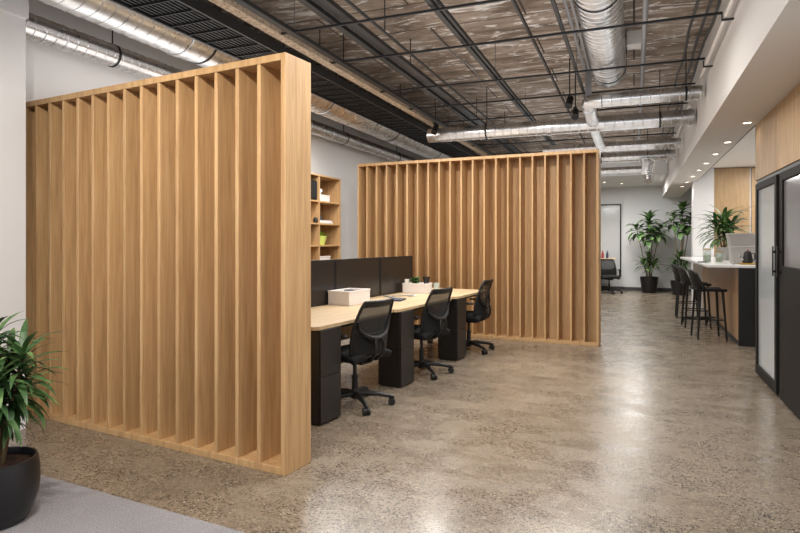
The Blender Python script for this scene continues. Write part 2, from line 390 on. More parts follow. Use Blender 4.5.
dup(ch, (-2.02, 5.64, 0), math.radians(90 - 13), 'black mesh-back office chair in the middle of the three at the desk')
dup(ch, (-1.90, 7.04, 0), math.radians(90 - 3), 'black mesh-back office chair farthest along the desk, against the slatted screen')

# desk items
def storage_box(label, loc, rz, sx, sy, h, group=None):
    b = thing('storage_box', label, 'box', loc, rz, group)
    w = .006; m_ = MB().box(0, sx, 0, sy, 0, w)
    m_.box(0, w, 0, sy, w, h).box(sx - w, sx, 0, sy, w, h).box(w, sx - w, 0, w, w, h).box(w, sx - w, sy - w, sy, w, h)
    obj('body', m_, M['white'], b, .002)
    obj('rim', MB().box(-.004, sx + .004, -.004, .008, h - .012, h + .004).box(-.004, sx + .004, sy - .008, sy + .004, h - .012, h + .004).box(-.004, .008, .008, sy - .008, h - .012, h + .004).box(sx - .008, sx + .004, .008, sy - .008, h - .012, h + .004), M['white'], b, .002)
    obj('lid', MB().box(.01, sx - .01, .01, sy - .01, h - .02, h - .012), M['white'], b)
    return b
storage_box('large white storage box on the desk behind the nearest office chair', dl(-.80, 1.29, .73), DR, .245, .39, .135)
tr = MB().box(.0, .15, 0, .06, 0, .012).box(.02, .13, .01, .02, .012, .016)
tag(obj('label_tray', tr, M['greypap']), 'small grey tray lying on the lid of the large white box', 'tray').matrix_world = Matrix.Translation(dl(-.74, 1.48, .854)) @ Matrix.Rotation(DR, 4, 'Z')
storage_box('white storage box at the far end of the desk with a green plant on it', dl(-.765, 2.80, .73), DR, .30, .20, .115)
o = tag(obj('cup', MB().lathe([(.0, 0), (.026, 0), (.029, .06), (.026, .06), (.023, .004), (0, .004)], 20), M['white']), 'small white cup standing on the far white storage box', 'cup'); o.location = dl(-.725, 2.84, .834)
def small_plant(label, loc, pr, ph, potm, leafmm, n, L, W, seed, top=None):
    p = thing('potted_plant', label, 'potted plant', loc)
    obj('pot', MB().lathe([(0, 0), (pr * .72, 0), (pr, ph), (pr * .9, ph), (pr * .85, ph * .85), (0, ph * .85)], 24), potm, p)
    r = random.Random(seed); f = MB()
    for i in range(n):
        f.leaf((r.uniform(-.3, .3) * pr, r.uniform(-.3, .3) * pr, ph * .85), r.uniform(0, 2 * PI), r.uniform(.3, 1.4), L * r.uniform(.6, 1.1), W * r.uniform(.8, 1.2), r.uniform(.6, 1.6), n=4)
    obj('foliage', f, leafmm, p); return p
small_plant('small bushy green plant in a low dark dish on the far white box', dl(-.635, 2.88, .834), .042, .022, M['potb'], M['leaf2'], 70, .10, .036, 3)
o = tag(obj('cup', MB().lathe([(.0, 0), (.03, 0), (.045, .09), (.042, .09), (.028, .004), (0, .004)], 20), M['black']), 'black flared cup beside the green plant on the far white box', 'cup'); o.location = dl(-.510, 2.935, .834)
o = tag(obj('drinking_glass', MB().lathe([(.0, 0), (.034, 0), (.037, .12), (.034, .12), (.031, .006), (0, .006)], 24), M['clear']), 'clear drinking glass on the desk right of the far white box', 'glass'); o.location = dl(-.42, 3.03, .73)
for k, (x, y, rz, sx, sy, h, m_, lb) in enumerate(((-.44, 1.86, .2, .13, .22, .014, 'blue', 'navy blue notebook lying on the desk behind the nearest chair'), (-.52, 2.12, .9, .03, .30, .010, 'greypap', 'grey ruler lying crosswise on the desk by the navy notebook'), (-.60, 2.22, -.5, .025, .30, .008, 'greypap', 'thin grey ruler crossing the other one on the desk'), (-.50, 2.42, .4, .09, .16, .006, 'paper', 'pale paper sheet lying flat on the desk past the rulers'))):
    nm = ('notebook', 'ruler', 'ruler', 'paper_sheet')[k]
    z = .731 + (.011 if k == 2 else 0)
    o = tag(obj(nm, MB().box(0, sx, 0, sy, 0, h), M[m_], None, .001), lb, ('notebook', 'ruler', 'ruler', 'paper')[k]); o.location = dl(x, y, z); o.rotation_euler = (0, 0, DR + rz)

# ------------------------------------------------------------------ shelf on the left wall
sh = thing('shelving_unit', 'open oak cube shelving unit standing against the white left wall', 'shelving unit', (-4.10, 5.93, 0))
X0 = -.33; YS = (0, .64, 1.28, 1.92)
obj('back_panel', MB().box(X0, X0 + .01, .02, 1.90, .02, 2.27), M['oak_p'], sh)
for y in YS: obj('side_panel' if y in (0, 1.92) else 'divider', MB().box(X0 + (.0 if y in (0, 1.92) else .012), 0, y - (.0 if y < 1.9 else .022) - (.011 if 0 < y < 1.9 else 0), y + .022 - (.022 if y > 1.9 else 0) - (.011 if 0 < y < 1.9 else 0), 0, 2.27), M['oak'], sh, .002)
ZS = (.02, .36, .67, .99, 1.30, 1.61, 1.925)
YI = [(YS[i] + (.022 if i == 0 else .0112), YS[i + 1] - (.022 if i == 2 else .0112)) for i in range(3)]
for z in ZS:
    for y0, y1 in YI: obj('shelf', MB().box(X0 + .012, -.004, y0, y1, z - .022, z), M['oak'], sh, .002)
obj('top_panel', MB().box(X0, 0, -.005, 1.925, 2.27, 2.292), M['oak'], sh, .002)
def onshelf(y, z, x=-.14): return (-4.10 + x, y, z + .001)
spk = thing('speaker', 'black loudspeaker box in the top left compartment of the shelving', 'speaker', onshelf(6.96, 1.925)); obj('cabinet', MB().box(-.12, .11, -.02, .23, 0, .28), M['black'], spk, .006); obj('grille', MB().box(.11, .118, -.01, .22, .02, .26), M['blackf'], spk, .003)
spk.location = onshelf(6.96, 1.925)
b = storage_box('white low basket on the top shelf with a small cream ornament on it', onshelf(7.26, 1.925, -.20), 0, .17, .30, .09)
o = tag(obj('ornament', MB().lathe([(0, 0), (.028, 0), (.012, .02), (.012, .045), (.03, .06), (.034, .085), (.024, .10), (0, .105)], 16), M['paper']), 'small cream ornament standing on the white basket on the top shelf', 'ornament'); o.location = onshelf(7.40, 1.925 + .078, -.10)
for k in range(3):
    o = tag(obj('magazine', MB().box(-.10, .10, 0, .36, 0, .014), M['paper' if k != 1 else 'white'], None, .001), ('white magazine lying at the bottom of the stack on the second shelf', 'white magazine in the middle of the stack on the second shelf', 'white magazine on top of the stack on the second shelf')[k], 'magazine', 'magazines stacked on the second shelf'); o.location = onshelf(7.26 + .01 * k, 1.61 + .0145 * k, -.12); o.rotation_euler = (0, 0, .04 * k - .03)
o = tag(obj('figurine', MB().lathe([(0, 0), (.045, 0), (.04, .02), (.018, .07), (.02, .09), (.012, .12), (0, .125)], 18), M['blue']), 'dark blue bell-shaped figurine on the magazines on the second shelf', 'figurine'); o.location = onshelf(7.37, 1.61 + .045, -.1)
o = tag(obj('figurine', MB().lathe([(0, 0), (.03, 0), (.034, .05), (.02, .075), (0, .08)], 18), M['black']), 'small round black figurine left of the magazines on the second shelf', 'figurine'); o.location = onshelf(7.165, 1.61, -.04)
small_plant('small plant in a white cup in the second-row left compartment', onshelf(6.90, 1.61, -.08), .045, .07, M['white'], M['leafy'], 22, .08, .03, 5)
small_plant('yellow-green succulent in a lime green pot on the third shelf', onshelf(7.40, 1.30, -.13), .125, .13, M['lime'], M['leafy'], 44, .13, .07, 6)
small_plant('dark green plant in a white bowl left of the lime pot', onshelf(6.98, 1.30, -.10), .05, .05, M['white'], M['leaf2'], 34, .13, .05, 8)
b = storage_box('cream box on the fourth shelf just above the desk dividers', onshelf(7.235, .99, -.20), 0, .18, .32, .145)

# ------------------------------------------------------------------ overhead services
def rods(parent, pts, zt, r=.005):
    for x, y, z in pts: obj('hanger_rod', MB().tube([(x, y, z), (x, y, zt)], r, 6), M['strut'], parent)
def duct(label, p0, p1, r, ridge=.12, hang=2.2, name='air_duct', amp=.004, collar=2.4):
    p0 = Vector(p0); p1 = Vector(p1); L = (p1 - p0).length; d = (p1 - p0).normalized()
    t = thing(name, label, 'duct', tuple(p0)); pts = []; rs = []; n = int(L / ridge)
    for i in range(n):
        a = i * ridge; pts += [d * a, d * (a + ridge - .016), d * (a + ridge - .012), d * (a + ridge - .004)]; rs += [r, r, r + amp, r + amp]
    pts.append(d * L); rs.append(r)
    obj('tube', MB().tube(pts, rs, 32), M['duct'], t)
    k = 1
    while k * collar < L:
        q = d * (k * collar); obj('collar', MB().tube([q - d * .035, q - d * .03, q + d * .03, q + d * .035], [r + .001, r + .009, r + .009, r + .001], 32), M['duct'], t); k += 1
    k = 0
    while .85 + k * hang < L:
        q = d * (.85 + k * hang); h = MB(); h.tube([q - d * .01, q + d * .01], r + .005, 32)
        for s_ in ((1,) if r < .12 else (-1, 1)):
            off = Vector((-d.y, d.x, 0)) * (s_ * (r + .004) if r >= .12 else 0); b_ = q + off + Vector((0, 0, 0 if r >= .12 else r)); h.tube([b_, (b_.x, b_.y, SL - p0.z)], .006, 6)
        obj('hanger', h, M['strut'], t); k += 1
    return t
duct('wide galvanised spiral duct running above the nearer slatted screen on the left', (-3.66, -1, 3.19), (-3.66, 13.9, 3.19), .225, collar=2.5)
duct('slim galvanised duct hugging the left white wall below the wide duct', (-4.25, 2.98, 2.98), (-4.25, 13.5, 2.98), .095, .09)
duct('wide galvanised spiral duct hanging overhead right of centre, ending at the cross ducts', (-.265, -.5, 3.302), (-.265, 7.15, 3.302), .182, .10, amp=.004)
duct('short galvanised cross duct right of centre, nearest the camera', (-.33, 7.0, 2.945), (.68, 7.0, 2.945), .075, .1, .6)
duct('longest galvanised cross duct spanning the room above the farther slatted screen', (-2.75, 8.0, 2.875), (.69, 8.0, 2.875), .098, .11, collar=1.7)
duct('galvanised cross duct just beyond the longest one', (-1.4, 9.9, 2.86), (.67, 9.9, 2.86), .075, .1)
duct('galvanised cross duct from which the crumpled flexible duct hangs', (-1.4, 11.2, 2.86), (.67, 11.2, 2.86), .09, .1)
duct('farthest galvanised cross duct in front of the white dropped ceiling', (-1.6, 13.2, 2.86), (.2, 13.2, 2.86), .065, .1)
t_ = thing('duct_elbow', 'galvanised elbow joining the nearest cross duct to the longest one', 'duct', (-.42, 7.0, 2.945))
pts = [(.08, 0, 0), (.0, .0, 0), (-.05, .03, 0), (-.07, .09, 0), (-.07, .3, -.01), (-.07, .89, -.05)]
obj('tube', MB().tube(pts, .078, 24), M['duct'], t_); obj('collar', MB().tube([(-.07, .22, -.005), (-.07, .27, -.008)], .086, 24), M['duct'], t_)
obj('hanger', MB().box(-.105, -.035, .10, .112, .07, SL - 2.945), M['grey'], t_)
t_ = thing('duct_branch', 'galvanised branch duct running back from the longest cross duct', 'duct', (-.49, 8.108, 2.86))
obj('tube', MB().tube([(0, 0, 0), (0, 1.68, 0)], .07, 20), M['duct'], t_); rods(t_, [(0, .8, .068)], SL - 2.86)
t_ = thing('flexible_duct', 'crumpled silver flexible duct hanging at a slant before the white ceiling', 'duct', (.22, 11.1, 2.80))
f = []; fr_ = []
for i in range(40):
    a = i / 39; f.append((0 + .01 * math.sin(a * 9), .0 + 1.7 * a * 0 - .25 * a, -.02 - .40 * a)); fr_.append((.10 - .035 * a) * (1 + (.09 if i % 2 else -.05)) * (1 + .05 * math.sin(i * 1.7)))
obj('tube', MB().tube(f, fr_, 20), M['duct'], t_)
rods(t_, [(0, -.02, .05)], SL - 2.80)
# strut grid
g = thing('strut_grid', 'black suspended strut grid hanging under the raw concrete ceiling', 'ceiling grid', (0, 0, 3.1))
for y, x0, x1 in ((.9, -2.8, .7), (2.0, -2.8, .7), (3.1, -2.8, .7), (4.2, -2.8, .7), (5.07, -2.92, .79), (6.27, -2.9, .66), (7.22, -2.9, .66), (8.2, -2.9, .66), (9.3, -2.8, .66), (10.4, -2.8, .66), (11.6, -2.8, .66), (12.8, -2.8, .66)):
    x1 = min(x1, .63); obj('cross_rail', MB().box(x0, x1, y - .010, y + .010, -.011, .007), M['strut'], g, .002)
for x, w, dz in ((-2.65, .03, -.005), (-1.41, .022, .03), (-.56, .014, .035), (-.83, .009, .03), (-1.36, .012, .035)):
    obj('long_rail', MB().box(x - w, x + w, -.5, 13.8, dz - .012, dz + .022), M['strut'], g, .002)
for x in (-2.65, -1.41, -.56):
    for y in (2.0, 4.2, 6.27, 8.2, 10.4, 12.8): obj('hanger_rod', MB().tube([(x + .01, y + .02, 0), (x + .01, y + .02, SL - 3.1)], .004, 6), M['grey'], g)
# strut bundle
g = thing('strut_rails', 'bundle of parallel black rails running lengthwise left of centre overhead', 'ceiling rail', (0, 0, 3.14))
for x, z, w in ((-2.27, 0, .028), (-2.20, .03, .03), (-2.13, .01, .022)):
    obj('rail', MB().box(x - w, x + w, -.5, 13.6, z - .02, z + .02), M['strut'] if w != .022 else M['strut'], g, .003)
rods(g, [(-2.2, y, .05) for y in (1.4, 3.6, 5.8, 8.6, 11)], SL - 3.14)
t_ = thing('conduit', 'slim black conduit running lengthwise just right of the rail bundle', 'conduit', (-1.98, 0, 3.14)); obj('tube', MB().tube([(0, -.5, 0), (0, 13.6, 0)], .013, 8), M['strut'], t_)
rods(t_, [(0, 4.6, .01), (0, 9.6, .01)], SL - 3.14)
# beige sprayed beam
t_ = thing('service_beam', 'beige rough-coated beam beside the black cable tray overhead', 'beam', (-2.79, 0, 3.12))
obj('web', MB().box(-.035, .035, -.5, 13.5, -.03, .05), M['beige'], t_, .006); obj('flange', MB().box(-.045, .045, -.5, 13.5, -.04, -.031), M['beige'], t_)
rods(t_, [(0, y, .05) for y in (1, 5.4, 10)], SL - 3.12, .006)
# cable tray
t_ = thing('cable_tray', 'wide black wire cable tray running above the end of the nearer screen', 'cable tray', (-3.17, 0, 3.06))
for x in (-.215, .215): obj('side_rail', MB().box(x - .012, x + .012, -.5, 13.6, -.03, .055), M['strut'], t_, .002)
w = MB(); y = -.4
while y < 13.5: w.box(-.2, .2, y - .004, y + .004, -.028, -.016); y += .2
obj('rungs', w, M['strut'], t_)
w = MB()
for x in (-.17, -.13, -.09, -.05, -.01, .03, .07, .11, .15, .185): w.box(x - .006, x + .006, -.5, 13.6, -.016, -.008)
obj('wires', w, M['strut'], t_)
rods(t_, [(x, y, .05) for x in (-.215, .215) for y in (.8, 3.0, 5.2, 7.4, 9.6, 11.8)], SL - 3.06)
r = random.Random(4); cols = 'strut black strut'.split()
for k in range(9):
    x = -3.17 - .165 + .041 * k; pts = [(x + r.uniform(-.003, .003), -.5 + 1.0 * i, 3.073 + .006 * r.random()) for i in range(15)]
    lb = ('first', 'second', 'third', 'fourth', 'fifth', 'sixth', 'seventh', 'eighth', 'ninth')[k]
    tag(obj('cable', MB().tube(pts, .0165, 8), M['black']), 'black cable lying in the overhead cable tray, %s from its left rail' % lb, 'cable', 'black cables in the overhead tray')
pts = []
for i in range(220):
    y = -.4 + i * .062; pts.append((-2.915 + .014 * math.sin(i * .9) + .012 * math.sin(i * .23), y, 3.17 + .012 * math.cos(i * .7)))
tag(obj('flexible_conduit', MB().tube(pts, .011, 8), M['rust']), 'thin copper-coloured flexible conduit along the right edge of the cable tray', 'conduit')
t_ = thing('conduit', 'grey round conduit running lengthwise right of the overhead duct', 'conduit', (.085, 0, 3.2)); obj('tube', MB().tube([(0, -.5, 0), (0, 13.4, 0)], .022, 12), M['grey'], t_)
rods(t_, [(0, y, .02) for y in (2.6, 5.6, 9, 12)], SL - 3.2)
t_ = thing('conduit', 'pale grey pipe pair running lengthwise left of the overhead duct', 'conduit', (-.50, 0, 3.22)); obj('tube', MB().tube([(0, -.5, 0), (0, 6.7, 0)], .016, 10), M['grey'], t_); obj('tube', MB().tube([(.045, -.5, 0), (.045, 6.7, 0)], .012, 10), M['grey'], t_)
rods(t_, [(0, 3, .01), (0, 6, .01)], SL - 3.22)
t_ = thing('water_pipe', 'white pipe running lengthwise tight against the right soffit', 'pipe', (.655, 0, 3.08)); obj('tube', MB().tube([(0, -.5, 0), (0, 6.85, 0), ], .016, 12).tube([(0, 8.2, 0), (0, 14.1, 0)], .016, 12), M['white'], t_)
for y in (3.7, 5.1, 6.4, 9, 12): obj('bracket', MB().box(-.03, .054, y - .012, y + .012, -.032, -.02).box(-.03, -.022, y - .012, y + .012, -.02, .03), M['strut'], t_)
for k, (x, z, lb) in enumerate(((.60, 3.17, 'black cable strung lengthwise beside the white pipe at the soffit'), (.56, 3.25, 'black cable strung lengthwise high above the white pipe, farther from the soffit'), (.48, 3.3, 'black cable strung close under the slab, farthest left of the white pipe'))):
    pts = [(x + .012 * math.sin(i * 1.7 + k), -.5 + i * .5, z + .02 * math.sin(i * 2.1 + k * 2)) for i in range(29)]
    tag(obj('cable', MB().tube(pts, .013, 8), M['black']), lb, 'cable')
tag(obj('junction_box', MB().box(-.08, .08, -.09, .09, 0, .14), M['paper'], None, .004), 'small white box fixed to the slab right of the overhead duct', 'junction box').location = (.01, 6.5, SL - .141)
for k, (p, lb) in enumerate((([(-1.75, 2.2), (-1.72, 3.3), (-1.5, 3.9), (-1.42, 4.25), (-1.38, 4.3)], 'loose grey wire hanging under the slab near the top centre'), ([(-1.9, 5.6), (-1.85, 6.3), (-1.82, 6.9), (-1.86, 7.6)], 'thin grey wire stapled along the slab farther back'))):
    tag(obj('loose_wire', MB().tube([(x, y, SL - .03 - .05 * (i % 2)) for i, (x, y) in enumerate(p)], .008, 6), M['grey']), lb, 'wire')

# spotlights
def spot(label, loc, aim, power, size=.6, name='track_spotlight', on=True, col=(1, .94, .86), blend=.7):
    s_ = thing(name, label, 'spotlight', loc); d = (Vector(aim) - Vector(loc)).normalized()
    obj('stem', MB().tube([(0, 0, .02), (0, 0, SL - loc[2])], .007, 8).box(-.02, .02, -.03, .03, .05, .075), M['black'], s_)
    obj('head', MB().tube([-d * .06, -d * .055, d * .05, d * .075, d * .075, d * .055], [.03, .04, .04, .045, .037, .034], 20), M['black'], s_)
    obj('lens', MB().tube([d * .056, d * .060], .034, 16), M['lamp'] if on else M['black'], s_)
    if on and power:
        l = bpy.data.lights.new('spot', 'SPOT'); l.energy = power; l.spot_size = size * 2; l.spot_blend = blend; l.shadow_soft_size = .035; l.color = col
        lo = bpy.data.objects.new('spot_beam', l); C.objects.link(lo); lo.parent = s_; lo.location = d * .09; lo.rotation_euler = d.to_track_quat('-Z', 'Y').to_euler()
    return s_
W_ = (1, .93, .84)
spot('paired black spotlight above the aisle, upper one of the two', (-.70, 7.10, 2.99), (-1.2, 5.2, 0), 60, .7)
spot('paired black spotlight above the aisle, lower lit one of the two', (-.66, 7.37, 2.90), (-.45, 4.6, 0), 70, .8)
spot('small black spotlight hanging over the left end of the longest cross duct', (-2.58, 7.78, 2.93), (-2.8, 6.2, .6), 60, .8)
spot('small black spotlight hanging just beyond the right end of the farther screen', (-.62, 10.5, 2.95), (-.6, 12, 0), 60, .8)
for i, (x, y, a) in enumerate([(-2.50, 1.5, (-3.7, 3.1, 1.1)), (-1.85, 1.35, (-2.9, 3.0, 1.1)), (-1.55, 1.1, (-2.0, 2.9, .9))]):
    spot('black spotlight lighting the nearer slatted screen, %s' % ('leftmost', 'middle one', 'rightmost')[i], (x, y, 3.0), a, 85, .85, col=W_)

def area(loc, size, power, col=(1, .97, .93), rot=(0, 0, 0), shape='DISK', sy=None):  # area lamps without fixtures, added to set the room's brightness
    l = bpy.data.lights.new('unseen_area_lamp', 'AREA'); l.energy = power; l.size = size; l.shape = shape; l.color = col
    if sy: l.size_y = sy
    o = bpy.data.objects.new('unseen_area_lamp', l); C.objects.link(o); o.location = loc; o.rotation_euler = rot; return o
for loc, s_, p in (((-1.2, 1.2, 2.95), .5, 34), ((-1.3, 3.6, 2.98), .4, 24), ((-1.2, 5.5, 2.98), .4, 26), ((-.3, 2.4, 2.95), .5, 22), ((-.3, 5.0, 2.95), .4, 20), ((-3.0, 5.3, 2.9), .3, 32), ((-.6, 9.4, 2.7), 1.2, 34), ((-.5, 12.2, 2.7), 1.8, 28), ((-3.24, 9.0, 2.99), .07, 9), ((-3.34, 11.3, 2.99), .07, 9), ((-3.45, 14, 2.8), .07, 9), ((-3.6, 6.6, 2.8), .2, 26), ((-3.1, 6.9, 2.98), .12, 22), ((-2.2, 6.9, 2.98), .12, 22), ((-1.2, 6.9, 2.98), .12, 22)):  # added unseen lamps, no fixtures; the tiniest are placed for floor glints
    area(loc, s_, p)
for x, y, sx, sy, p in ((-1.2, 3.2, 3.0, 5.0, 50), (-1.2, 8.6, 3.0, 5.0, 36), (-.9, 12.8, 2.6, 2.6, 15), (-3.9, 4.6, .5, 3.0, 8)):  # added upward lamps standing in for light bounced onto the slab
    area((x, y, 2.5), sx, p, (1, .98, .96), (PI, 0, 0), 'RECTANGLE', sy)

# recessed downlights
def downlight(label, x, y, z, power, spotang=1.1, grp='recessed downlights in the right soffit'):
    d = thing('downlight', label, 'downlight', (x, y, z), 0, grp)
    obj('trim_ring', MB().lathe([(.038, -.001), (.055, -.001), (.057, -.006), (.038, -.010), (.036, -.001)], 24), M['white'], d)
    obj('lens', MB().lathe([(0, -.005), (.037, -.005), (.037, -.002), (0, -.002)], 24), M['lamp'], d)
    l = bpy.data.lights.new('downlight_beam', 'SPOT'); l.energy = power; l.spot_size = spotang * 2; l.spot_blend = .8; l.shadow_soft_size = .04; l.color = (1, .92, .82)
    lo = bpy.data.objects.new('downlight_beam', l); C.objects.link(lo); lo.parent = d; lo.location = (0, 0, -.02)
ordn = ('nearest the camera, by the oak header', 'second from the camera', 'third from the camera', 'fourth from the camera', 'fifth from the camera', 'sixth from the camera', 'seventh from the camera', 'farthest from the camera')
for i, y in enumerate((6.7, 7.93, 8.95, 9.95, 10.85, 11.85, 12.95, 13.95)):
    downlight('small round lit downlight in the right soffit, ' + ordn[i], 1.05 - .012 * i, y, 2.54, 1.5 if i == 0 else 13)
for i, (x, y) in enumerate(((-.70, 15.7), (-.30, 16.2), (-1.6, 15.8))):
    downlight('small round downlight in the white dropped ceiling at the far wall, ' + ('left one', 'right one', 'hidden far left one')[i], x, y, 2.86, 40, grp='downlights in the far dropped ceiling')
for x, y in ((2.2, 9.5), (2.2, 11.8), (3.3, 10.5), (2.2, 8), (2.3, 12.2)):
    area((x, y, 2.77), .25, 14)  # added fill over the kitchen, no fixture built
area((.0, 15.4, 2.82), .6, 45); area((-1.0, 15.2, 2.82), .3, 35)  # unseen fill added to brighten the far end

# ------------------------------------------------------------------ right partition: oak header, dark framed glass doors
hd = thing('oak_header', 'oak panelled header above the dark framed glass doors', 'panel', (1.146, 0, 0))
for y0, y1 in ((5.905, 6.87), (4.93, 5.90), (3.95, 4.925)):
    obj('panel', MB().box(0, .14, y0, y1, 1.965, 2.532), M['oak_p'], hd, .002)
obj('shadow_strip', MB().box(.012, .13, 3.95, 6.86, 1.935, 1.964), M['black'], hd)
def glass_door(label, y0, y1, zb, gz0, gz1, gm, sub, inset=.0):
    d = thing('glass_door', label, 'door', (1.146 + inset, y0, 0)); W = y1 - y0; fr = .075; H = 1.93
    obj('frame', MB().box(0, .045, 0, fr, zb, H).box(0, .045, W - fr, W, zb, H).box(0, .045, fr, W - fr, gz1, H).box(0, .045, fr, W - fr, zb, gz0), M['darkdoor'], d, .003)
    obj('glass', MB().box(.016, .024, fr, W - fr, gz0, gz1), gm, d)
    hy = .02 if sub else W - .02
    return d
dA = glass_door('narrow dark framed frosted glass door beside the kitchen counter', 5.93, 6.87, .02, .115, 1.865, M['frost'], False)
dB = glass_door('dark door with solid lower panel and upper smoked window at right edge', 4.80, 5.79, .02, 1.145, 1.86, M['frost2'], True)
for d, y in ((dB, .972), (dA, .012)):
    obj('handle', MB().box(-.02, 0, y - .010, y + .010, 1.08, 1.10).box(-.02, 0, y - .010, y + .010, 1.25, 1.27).box(-.028, -.018, y - .012, y + .012, 1.05, 1.31), M['black'], d, .004)
struct('trim_2', MB().box(1.165, 1.25, 5.795, 5.925, 0, 1.93), M['black'])
struct('wall_right_front', MB().box(1.146, 1.28, -4, 3.94, 0, 2.54).box(1.146, 1.28, 3.94, 4.795, 0, 1.93), M['wall'])
struct('wall_pantry', MB().box(1.29, 2.2, 5.80, 5.90, 0, 2.79), M['wall'])

# ------------------------------------------------------------------ kitchen counter
ct = thing('kitchen_counter', 'kitchen counter with white quartz top, oak front and black near end', 'counter', (1.25, 8.62, 0))
obj('countertop', MB().prism([(-.33, .0), (1.6, .0), (1.6, 4.28), (-.28, 4.28), (-.36, .45)][:1] + [(1.7, -.02), (1.7, 4.28), (-.40, 4.28), (-.36, -.02)], 1.01, 1.045), M['whiteq'], ct, .004)
obj('front_panel', MB().box(0, .02, .02, 4.25, .07, 1.009), M['oak_c'], ct)
obj('end_panel', MB().box(.0, 1.6, .0, .02, .0, 1.009), M['black'], ct)
obj('kick_plate', MB().box(.015, .03, .02, 4.25, 0, .07), M['black'], ct)
obj('carcass', MB().box(.03, .70, .03, 4.25, .0, 1.008), M['white'], ct)
def stool(label, loc, rz):
    s_ = thing('bar_stool', label, 'bar stool', loc, rz, 'black bar stools along the kitchen counter')
    seat = MB().grid(lambda u, v: ((u * 2 - 1) * .20 * (1 - .12 * (v - .5)), (v * 2 - 1) * .19, .70 - .014 * math.cos(PI * (u * 2 - 1) / 2) + .02 * (v < .01)), 10, 10)
    se = obj('seat', seat, M['blackf'], s_); md = se.modifiers.new('s', 'SOLIDIFY'); md.thickness = .035; md.offset = -1; md = se.modifiers.new('b', 'BEVEL'); md.width = .01; md.segments = 2
    obj('backrest', MB().grid(lambda u, v: ((u * 2 - 1) * (.205 - .02 * v), -.185 - .07 * v + .10 * (1 - v * .4) * abs(u * 2 - 1) ** 2.2, .685 + (.275 - .05 * abs(u * 2 - 1) ** 3) * v), 14, 8), M['blackp'], s_, solid=.022)
    for sx in (-1, 1):
        for sy in (-1, 1):
            obj('leg', MB().tube([(sx * .15, sy * .14, .67), (sx * .19, sy * .18, 0)], [.019, .013], 10), M['black'], s_)
    fr = MB()
    q = .167; z = .27
    fr.tube([(-q, q - .01, z), (q, q - .01, z)], .008, 8).tube([(-q, -q + .01, z), (q, -q + .01, z)], .008, 8).tube([(-q, -q, z), (-q, q, z)], .008, 8).tube([(q, -q, z), (q, q, z)], .008, 8)
    obj('foot_rail', fr, M['black'], s_)
    return s_
s1 = stool('black bar stool nearest the camera at the kitchen counter', (.97, 9.22, 0), math.radians(-82))
dup(s1, (.91, 10.35, 0), math.radians(-86), 'black bar stool between the nearest and the farthest at the counter')
dup(s1, (.88, 11.55, 0), math.radians(-90), 'black bar stool farthest from the camera at the counter')
t_ = thing('low_bench', 'low black footrest bar on the floor between the bar stools', 'footrest', (.74, 10.9, 0)); obj('top', MB().box(0, .42, 0, .10, .04, .09), M['black'], t_, .003)
for x in (.02, .38): obj('leg', MB().box(x, x + .025, .03, .07, 0, .04), M['black'], t_)
# counter items
def bigplant(name, label, loc, potr, poth, potm, heads, leafmat, seed, soil=True, potprof=None):
    p = thing(name, label, 'potted plant', loc)
    prof = potprof or [(0, 0), (potr * .74, 0), (potr * .76, .01), (potr, poth), (potr * .93, poth), (potr * .88, poth - .04), (0, poth - .04)]
    obj('pot', MB().lathe(prof, 40), potm, p)
    if soil: obj('soil', MB().lathe([(0, poth - .03), (potr * .5, poth - .022), (potr * .86, poth - .035), (potr * .86, poth - .045), (0, poth - .045)], 28), M['soil'], p)
    r = random.Random(seed); f = MB(); st = MB()
    for (x, y, z, n, L, W, lo, hi, dr, spread) in heads:
        b0 = (x * .15, y * .15, poth - .04)
        st.tube([b0, (x * .45 + r.uniform(-.01, .01), y * .45, poth + (z - poth) * .4), (x, y, z)], [.014, .011, .007], 8)
        for i in range(n):
            a = i * 2.399 + r.uniform(-.3, .3); hgt = z - spread * (i / n); q = 1 - i / n
            k = (poth + (z - poth) * .4); 
            tt = max(0, min(1, (hgt - k) / (z - k + 1e-6))); bx = x * (.45 + .55 * tt); by = y * (.45 + .55 * tt)
            f.leaf((bx, by, hgt), a, lo + (hi - lo) * q + r.uniform(-.15, .15), L * r.uniform(.75, 1.1), W * r.uniform(.85, 1.15), dr * r.uniform(.7, 1.3))
    obj('stems', st, M['trunk'], p); obj('foliage', f, leafmat, p); return p
bigplant('potted_plant', 'arching green plant in a small grey pot on the kitchen counter', (1.37, 10.9, 1.046), .10, .21, M['greyp'], [(0, 0, .62, 38, .52, .065, .2, 1.3, 1.5, .30), (.12, .03, .55, 30, .48, .055, .2, 1.2, 1.5, .26), (-.12, .05, .56, 30, .48, .055, .2, 1.2, 1.5, .26), (.02, -.10, .52, 20, .44, .055, .0, 1.0, 1.4, .22)], M['leaf2'], 21)
